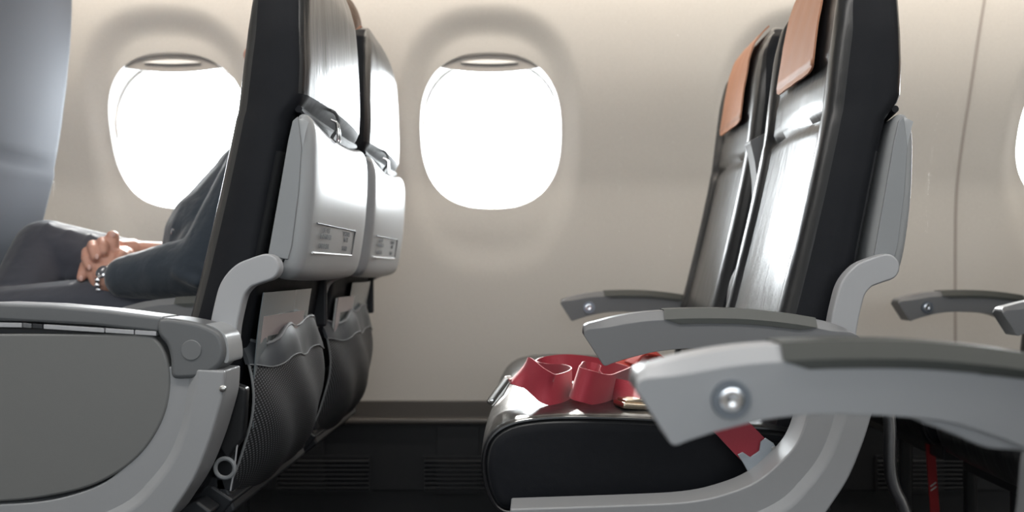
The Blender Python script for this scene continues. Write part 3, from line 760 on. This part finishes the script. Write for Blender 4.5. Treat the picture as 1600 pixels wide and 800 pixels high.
def card(x, y0, y1, z0, z1, label):
    o = sheet(y0-(y0+y1)/2, y1-(y0+y1)/2, 0, z1-z0, lambda z: .03*(z/(z1-z0))**2*.6+.012, .0012, lambda y, z: -.006*(y/.14)**2*(z/.25)).build('safety_card', 'card', None)
    o.location = (x, (y0+y1)/2, z0); tag(o, label, 'card', 'reading matter in the seat pockets')
card(PB+.411, 1.235, 1.50, .485, .668, 'glossy blue grey card curling up behind the bordered magazine')
card(PB+.411, 1.83, 2.03, .485, .672, 'glossy card standing in the window seat pocket, next to the wall')

# ------------------------------------------------------------------ seat belts
def ribbon(path, wd, th, tilt=None, closed=False):
    """path of points with width vectors [(p, w)]"""
    P = spline([p for p, _ in path], 8); Wv = spline([q for _, q in path], 8); vs = []; n = len(P)
    for i in range(n):
        p = Vector(P[i]); t = (Vector(P[min(i+1, n-1)])-Vector(P[max(i-1, 0)])).normalized(); q = Vector(Wv[i]); q = (q-t*q.dot(t)).normalized(); nn = t.cross(q)
        for a, b_ in ((-1, -1), (-.5, -1), (0, -1), (.5, -1), (1, -1), (1, 1), (.5, 1), (0, 1), (-.5, 1), (-1, 1)): vs.append(p+q*a*wd/2+nn*b_*th/2)
    fs = [tuple(range(9, -1, -1)), tuple(range((n-1)*10, n*10))]
    for i in range(n-1):
        for k in range(10): fs.append((i*10+k, i*10+(k+1) % 10, (i+1)*10+(k+1) % 10, (i+1)*10+k))
    mb = MB(); mb.add(vs, fs); return mb
def PX(px, py, Y): return Vector(((px-835)/F*Y, Y, CZ+(420-py)/F*Y))
def rib_px(lst): return [(tuple(PX(a, b_, Y)), wv) for a, b_, Y, wv in lst]
belt = empty('seat_belt', (0.03, 1.33, .51), 'crumpled dark red seat belt lying on the near black seat cushion', 'seat belt')
def kid(o, root): o.parent = root; o.matrix_parent_inverse = Matrix.Translation(-root.location); return o
UP = (0, .15, 1)
s1 = [(797, 603, 1.335, (.5, .3, .8)), (806, 586, 1.32, (.7, .2, .7)), (822, 582, 1.30, (.5, -.3, .7)), (842, 597, 1.285, (.2, -.2, 1)), (862, 609, 1.285, (.0, 0, 1)), (882, 606, 1.31, (0, .1, 1)),
      (893, 598, 1.36, (0, .1, 1)), (880, 592, 1.41, (0, .2, 1)), (855, 590, 1.45, (0, .2, 1)), (838, 586, 1.48, (0, .2, 1)), (845, 580, 1.52, (0, .1, 1)), (880, 574, 1.53, (0, .3, 1)), (920, 578, 1.50, (0, .3, 1)), (955, 587, 1.46, (.1, .2, 1)), (985, 597, 1.40, (.1, .2, 1))]
kid(ribbon(rib_px(s1), .044, .0016).build('strap', 'ribbon', None), belt)
s2 = [(985, 597, 1.40, (.1, .2, 1)), (965, 604, 1.34, (.3, .2, 1)), (945, 610, 1.30, (.4, .2, 1)), (918, 604, 1.275, (.35, 0, 1)), (899, 598, 1.29, (.3, 0, 1)), (902, 592, 1.34, (.3, 0, 1)), (925, 590, 1.37, (-.3, .2, 1)), (950, 612, 1.34, (-.3, .3, 1)), (975, 618, 1.30, (.2, .6, .6)), (1005, 615, 1.27, (.2, .7, .5))]
kid(ribbon(rib_px(s2), .046, .0016).build('strap', 'ribbon', None), belt)
def buckle(root, c, ax, m, L=.046, Wd=.048, T=.012, lift=True):
    """lift-lever buckle: body, lever"""
    X = Vector(ax[0]).normalized(); Y = Vector(ax[1]); Y = (Y-X*Y.dot(X)).normalized(); Z = X.cross(Y)
    mt = Matrix((X, Y, Z)).transposed().to_4x4(); mt.translation = Vector(c)
    b = MB(); b.box(-L/2, L/2, -Wd/2, Wd/2, -T/2, T*.25); o = b.build('buckle', m, None, bevel=.003); o.matrix_world = mt; o.data.transform(Matrix()); 
    me = o.data; me.transform(mt); o.matrix_world = Matrix(); kid(o, root)
    b = MB(); b.prism([(-L/2+.004, T*.25), (L/2+.002, T*.25), (L/2, T*.55), (0, T*.75), (-L/2+.004, T*.5)], -Wd/2+.004, Wd/2-.004); me2 = b.fix('lever'); me2.transform(mt)
    l = link('buckle_lever', me2, m, o, bevel=.002)
    b = MB(); b.lathe(Vector((L/2-.006, -Wd/2, 0)), (0, -1, 0), [(.003, 0), (.003, .002), (.001, .0025)], 12); me3 = b.fix('rivet'); me3.transform(mt); link('rivet', me3, 'chrome', o)
    return o
buckle(belt, PX(783, 610, 1.31), ((-.55, 0, -.75), (0.2, 1, 0)), 'steel', L=.046, Wd=.044)
buckle(belt, PX(992, 633, 1.275)+Vector((0, 0, .002)), ((1, .3, -.1), (-.3, 1, 0)), 'brass', L=.05, Wd=.040)
sb = empty('seat_belt', (.28, 1.19, .46), 'short red belt end clipped to a pale metal bracket beside the near seat cushion', 'seat belt')
s3 = [(tuple(PX(1100, 640, 1.21)), (1, 0, .6)), (tuple(PX(1130, 655, 1.196)), (1, 0, .65)), (tuple(PX(1155, 680, 1.19)), (1, 0, .65)), (tuple(PX(1182, 708, 1.187)), (1, 0, .7))]
kid(ribbon(s3, .042, .0018).build('strap', 'ribbon', None), sb)
P2 = lambda px, py: ((px-835)/1208, CZ+(420-py)/1208)
b = MB(); b.prism([P2(1152, 710), P2(1160, 722), P2(1170, 740), P2(1184, 741), P2(1204, 718), P2(1214, 702), P2(1208, 692), P2(1196, 684), P2(1188, 690), P2(1186, 704), P2(1172, 714), P2(1160, 706)], -.003, .0)
o = b.build('clip_plate', 'plate', None, bevel=.0008); o.location.y = 1.185; kid(o, sb)
for (a, c_) in ((1208, 700), (1204, 710), (1198, 731)):
    x, z = P2(a, c_); b = MB(); b.lathe((x, 1.1815, z), (0, -1, 0), [(.003, 0), (.003, .0015), (.0005, .002)], 12); kid(b.build('rivet', 'steel', None), sb)
wb = empty('seat_belt', (.18, 1.80, .515), 'flat orange red seat belt lying across the window seat cushion', 'seat belt')
s4 = [(tuple(PX(905, 571, 1.78)), (0, 1, .25)), (tuple(PX(935, 571, 1.78)), (0, 1, .3)), (tuple(PX(965, 569, 1.78)), (0, 1, .45)), (tuple(PX(992, 566, 1.79)), (0, 1, .4)), (tuple(PX(1006, 557, 1.80)), (.3, 1, .5)), (tuple(PX(1024, 556, 1.80)), (-.2, 1, .5)), (tuple(PX(1040, 567, 1.80)), (-.4, 1, .3))]
kid(ribbon(s4, .046, .0025).build('strap', 'ribbon2', None), wb)
s5 = [(tuple(PX(985, 568, 1.77)), (0, 1, .5)), (tuple(PX(1003, 552, 1.78)), (.2, 1, .2)), (tuple(PX(1025, 552, 1.79)), (-.1, 1, .2)), (tuple(PX(1042, 565, 1.80)), (-.4, 1, .1))]
kid(ribbon(s5, .040, .004).build('strap_fold', 'ribbon2', None), wb)
# red life vest strap hanging below the rear window seat
lv = MB(); lv.box(-.0085, .0085, -.002, .002, -.155, .012); o = lv.build('life_vest_strap', 'redtag', None, bevel=.0006); o.location = PX(1453, 690, 1.75)
tag(o, 'thin red strap hanging under the seat at the right, near the steel tube', 'strap')
for k in range(2):
    b = MB(); b.tube([(-.006, -.0025, -.085-.008*k), (.005, -.0025, -.078-.008*k)], .0012, 6); b.build('strap_mark', 'paper', o)
o.rotation_euler = (0, math.radians(-4), 0)

# ------------------------------------------------------------------ the passenger
man = empty('person', (-.62, 1.87, 0), 'person in dark jacket and charcoal trousers, seated at the left window with hands clasped', 'person')
V = Vector
Ls, Le, Lw = V((-.475, 1.725, .945)), V((-.60, 1.690, .705)), V((-.800, 1.745, .680))
Rs, Re, Rw = V((-.475, 2.03, .945)), V((-.60, 2.065, .72)), V((-.775, 1.905, .728))
body = MB()
body.limb([(V((-.50, 1.88, 1.03)), .055), (V((-.485, 1.88, 1.10)), .052)])
body.limb([(V((-.53, 1.88, .66)), .12), (V((-.51, 1.88, .86)), .12), (V((-.50, 1.88, .97)), .09), (V((-.495, 1.88, 1.02)), .06)])
body.sphere((-.468, 1.88, 1.175), .100, (.98, .78, 1.0), 24, 16); body.sphere((-.492, 1.88, 1.125), .070, (.95, .82, 1.0), 20, 12)
body.cone(V((-.55, 1.88, 1.165)), V((-.585, 1.88, 1.140)), .012, .015); body.sphere((-.585, 1.88, 1.138), .0145)
for s in (-1, 1):
    body.sphere((-.457, 1.88+s*.080, 1.155), .026, (.8, .35, 1.2)); body.sphere((-.555, 1.88+s*.032, 1.150), .020, (.5, 1.2, .8))
body.sphere((-.562, 1.88, 1.100), .020, (.6, 1.4, .5)); body.sphere((-.562, 1.88, 1.075), .020, (.8, 1.2, .8))
body.limb([(Ls, .055), (Le, .042), (Lw, .027)]); body.limb([(Rs, .055), (Re, .042), (Rw, .028)])
bl = remesh(body, .006, 2)
hand = MB()
def H(px, py, Y): return PX(px, py, Y)
# left hand: palm rises from the wrist, back of the hand toward the camera, thumb on top
hand.limb([(Lw, .027), (H(172, 440, 1.755), .026)])
hand.limb([(H(170, 438, 1.757), .025), (H(158, 420, 1.768), .021), (H(152, 402, 1.776), .0165)])
hand.limb([(H(174, 434, 1.760), .024), (H(168, 414, 1.770), .021), (H(166, 398, 1.780), .0165)])
hand.limb([(H(178, 430, 1.765), .022), (H(180, 412, 1.782), .019), (H(181, 397, 1.792), .015)])
hand.limb([(H(160, 446, 1.760), .018), (H(150, 428, 1.765), .017), (H(143, 410, 1.772), .0145)])
# left thumb
hand.limb([(H(178, 412, 1.780), .0155), (H(176, 392, 1.786), .0130), (H(176, 377, 1.790), .0125), (H(176, 370, 1.792), .0125)])
# left fingers fold away around the far hand
for (a, c_, Y) in ((181, 397, 1.792), (167, 394, 1.782), (153, 397, 1.776), (143, 407, 1.772)):
    hand.limb([(H(a, c_, Y), .0115), (H(a-5, c_-8, Y+.030), .0105), (H(a-1, c_+1, Y+.058), .0095), (H(a+8, c_+14, Y+.060), .0085)])
# right hand: forearm comes from the right, palm behind the left one, fingers come over toward the camera
hand.limb([(Rw, .028), (H(212, 396, 1.88), .026), (H(192, 398, 1.85), .026), (H(172, 400, 1.835), .022)])
hand.limb([(H(205, 388, 1.87), .020), (H(185, 388, 1.84), .018), (H(165, 388, 1.822), .014)])
fing = [[(160, 386, 1.82), (150, 380, 1.785), (151, 388, 1.757), (152, 399, 1.750)],
        [(156, 392, 1.82), (145, 383, 1.785), (146, 390, 1.755), (149, 402, 1.748)],
        [(152, 398, 1.82), (136, 394, 1.785), (135, 404, 1.757), (139, 416, 1.752)],
        [(150, 404, 1.82), (134, 414, 1.785), (130, 426, 1.765), (127, 434, 1.760)]]
for k, fg in enumerate(fing):
    if k == 0: fg = [(164, 384, 1.82), (160, 378, 1.785), (161, 386, 1.760), (162, 394, 1.754)]
    hand.limb([(H(*fg[0]), .0110), (H(*fg[1]), .0105), (H(*fg[2]), .0098), (H(*fg[3]), .0086)])
# right thumb crosses beside the left thumb
hand.limb([(H(200, 400, 1.85), .016), (H(193, 394, 1.812), .013), (H(190, 398, 1.785), .0115), (H(187, 403, 1.774), .0105)])
hm = remesh(hand, .0026, 2)
def merge(ms, name):
    bm = bmesh.new()
    for m_ in ms: bm.from_mesh(m_)
    me = D.meshes.new(name); bm.to_mesh(me); bm.free(); return me
bo = kid(link('body', merge([bl, hm], 'body'), 'skin', None, angle=180), man)
b = MB()
for (a, c_, Y) in ((151.5, 401, 1.7415), (139.5, 418, 1.7445), (126.5, 435, 1.7525)): b.sphere(H(a, c_, Y), .0048, (.8, .35, 1.2), 12, 8)
b.sphere(H(176, 366, 1.781), .006, (1, .35, 1.1), 12, 8); kid(b.build('fingernails', 'nail', None), man)
# hair
hb = MB(); hb.sphere((-.458, 1.88, 1.192), .101, (.97, .83, .92), 24, 16)
me = remesh(hb, .006, 1); bm = bmesh.new(); bm.from_mesh(me)
bmesh.ops.delete(bm, geom=[v for v in bm.verts if v.co.x < -.52 and v.co.z < 1.215 or v.co.z < 1.125], context='VERTS'); bm.to_mesh(me); bm.free()
ho = kid(link('hair', me, 'hair', None, angle=180), man); sm = ho.modifiers.new('solid', 'SOLIDIFY'); sm.thickness = .006; sm.offset = 1
# eyes
for s in (-1, 1):
    b = MB(); b.sphere((-.5545, 1.88+s*.032, 1.165), .010, (1, 1.2, .7)); kid(b.build('eye', 'paper', None), man)
# jacket
jk = MB()
jk.limb([(V((-.575, 1.88, .645)), .135), (V((-.600, 1.88, .74)), .155), (V((-.535, 1.88, .85)), .130), (V((-.500, 1.88, .93)), .098)])
jk.limb([(V((-.475, 1.75, .965)), .068), (V((-.475, 1.88, .99)), .074), (V((-.475, 2.00, .965)), .068)])
jk.limb([(V((-.505, 1.80, .88)), .095), (V((-.505, 1.96, .88)), .095)]); jk.limb([(V((-.60, 1.80, .72)), .105), (V((-.60, 1.96, .72)), .105)])
jk.limb([(V((-.475, 1.88, 1.03)), .064), (V((-.475, 1.88, 1.05)), .058)])
for (S, E, W, d) in ((Ls, Le, Lw, 1), (Rs, Re, Rw, 0)):
    t = E+(W-E)*.86
    jk.limb([(S, .074), (S+(E-S)*.5+V((0, -.004, 0)), .066), (E, .062), (E+(W-E)*.45, .053), (t, .042)])
for k in range(6):                                    # creases bunched at the elbow
    a = k/5; c_ = Le+(Ls-Le)*a*.5; jk.limb([(c_+V((-.055, -.02, .00)), .012), (c_+V((-.04, -.045, -.012)), .012), (c_+V((0.0, -.058, -.03)), .011)])
for k in range(4):
    c_ = Le+(Lw-Le)*(.15+.2*k); jk.limb([(c_+V((-.006, -.012, .050-.005*k)), .010), (c_+V((.012, -.040, .030-.004*k)), .010), (c_+V((.02, -.044, -.005)), .008)])
jm = remesh(jk, .0055, 4); jo = kid(link('jacket', jm, 'jacket', None, angle=180), man)
b = MB()
b.lathe(H(270, 362, 1.735), (-.8, -.6, .2), [(.006, 0), (.006, .002), (.003, .003)], 16); kid(b.build('jacket_button', 'chrome', None), man)
# trousers
tr = MB()
tr.limb([(V((-.56, 1.81, .615)), .110), (V((-.56, 1.95, .615)), .110)])
Lk, Rk = V((-1.035, 1.795, .600)), V((-1.040, 1.955, .735))
tr.limb([(V((-.60, 1.80, .605)), .098), (V((-.82, 1.795, .605)), .083), (Lk, .066)])
tr.limb([(V((-.60, 1.97, .610)), .098), (V((-.82, 1.965, .668)), .084), (Rk, .070)])
tr.limb([(Lk, .066), (V((-1.09, 1.80, .45)), .060), (V((-1.06, 1.80, .13)), .046)])
tr.limb([(Rk, .070), (V((-1.045, 1.87, .64)), .066), (V((-1.13, 1.79, .49)), .056), (V((-1.17, 1.74, .36)), .046)])
for k in range(5): 
    c_ = V((-.84-.045*k, 1.965, .678+.012*k)); tr.limb([(c_+V((0, -.045, .062)), .010), (c_+V((-.01, -.070, .03)), .010), (c_+V((-.03, -.076, -.02)), .009)])
to = kid(link('trousers', remesh(tr, .006, 4), 'trouser', None, angle=180), man)
for (ax, az, yy) in ((-1.06, .05, 1.80), (-1.185, .30, 1.72)):
    b = MB(); b.limb([(V((ax+.03, yy, az)), .042), (V((ax-.08, yy, az-.010)), .040), (V((ax-.16, yy, az-.015)), .032)]); me = remesh(b, .006, 2); kid(link('shoe', me, 'shoe', None, angle=180), man)
# watch
c_ = Lw+(H(172, 440, 1.755)-Lw)*.55; ax = (H(172, 440, 1.755)-Lw).normalized()
ax = (H(165, 428, 1.76)-Lw).normalized()
u = ax.orthogonal().normalized(); v = ax.cross(u)
b = MB()
for k in range(18):
    a = 2*math.pi*k/18; p = c_+(u*math.cos(a)+v*math.sin(a))*.0295; b.sphere(p, .0062, (1, 1, 1), 8, 6)
wt = kid(b.build('watch_band', 'chrome', None), man)
wn_ = V((-.3, -.75, .6)); wn_ = (wn_-ax*wn_.dot(ax)).normalized()
b = MB(); b.lathe(c_+wn_*.027, wn_, [(.0135, 0), (.0135, .005), (.011, .007), (.001, .007)], 24); wc = kid(b.build('watch_case', 'chrome', None), man)
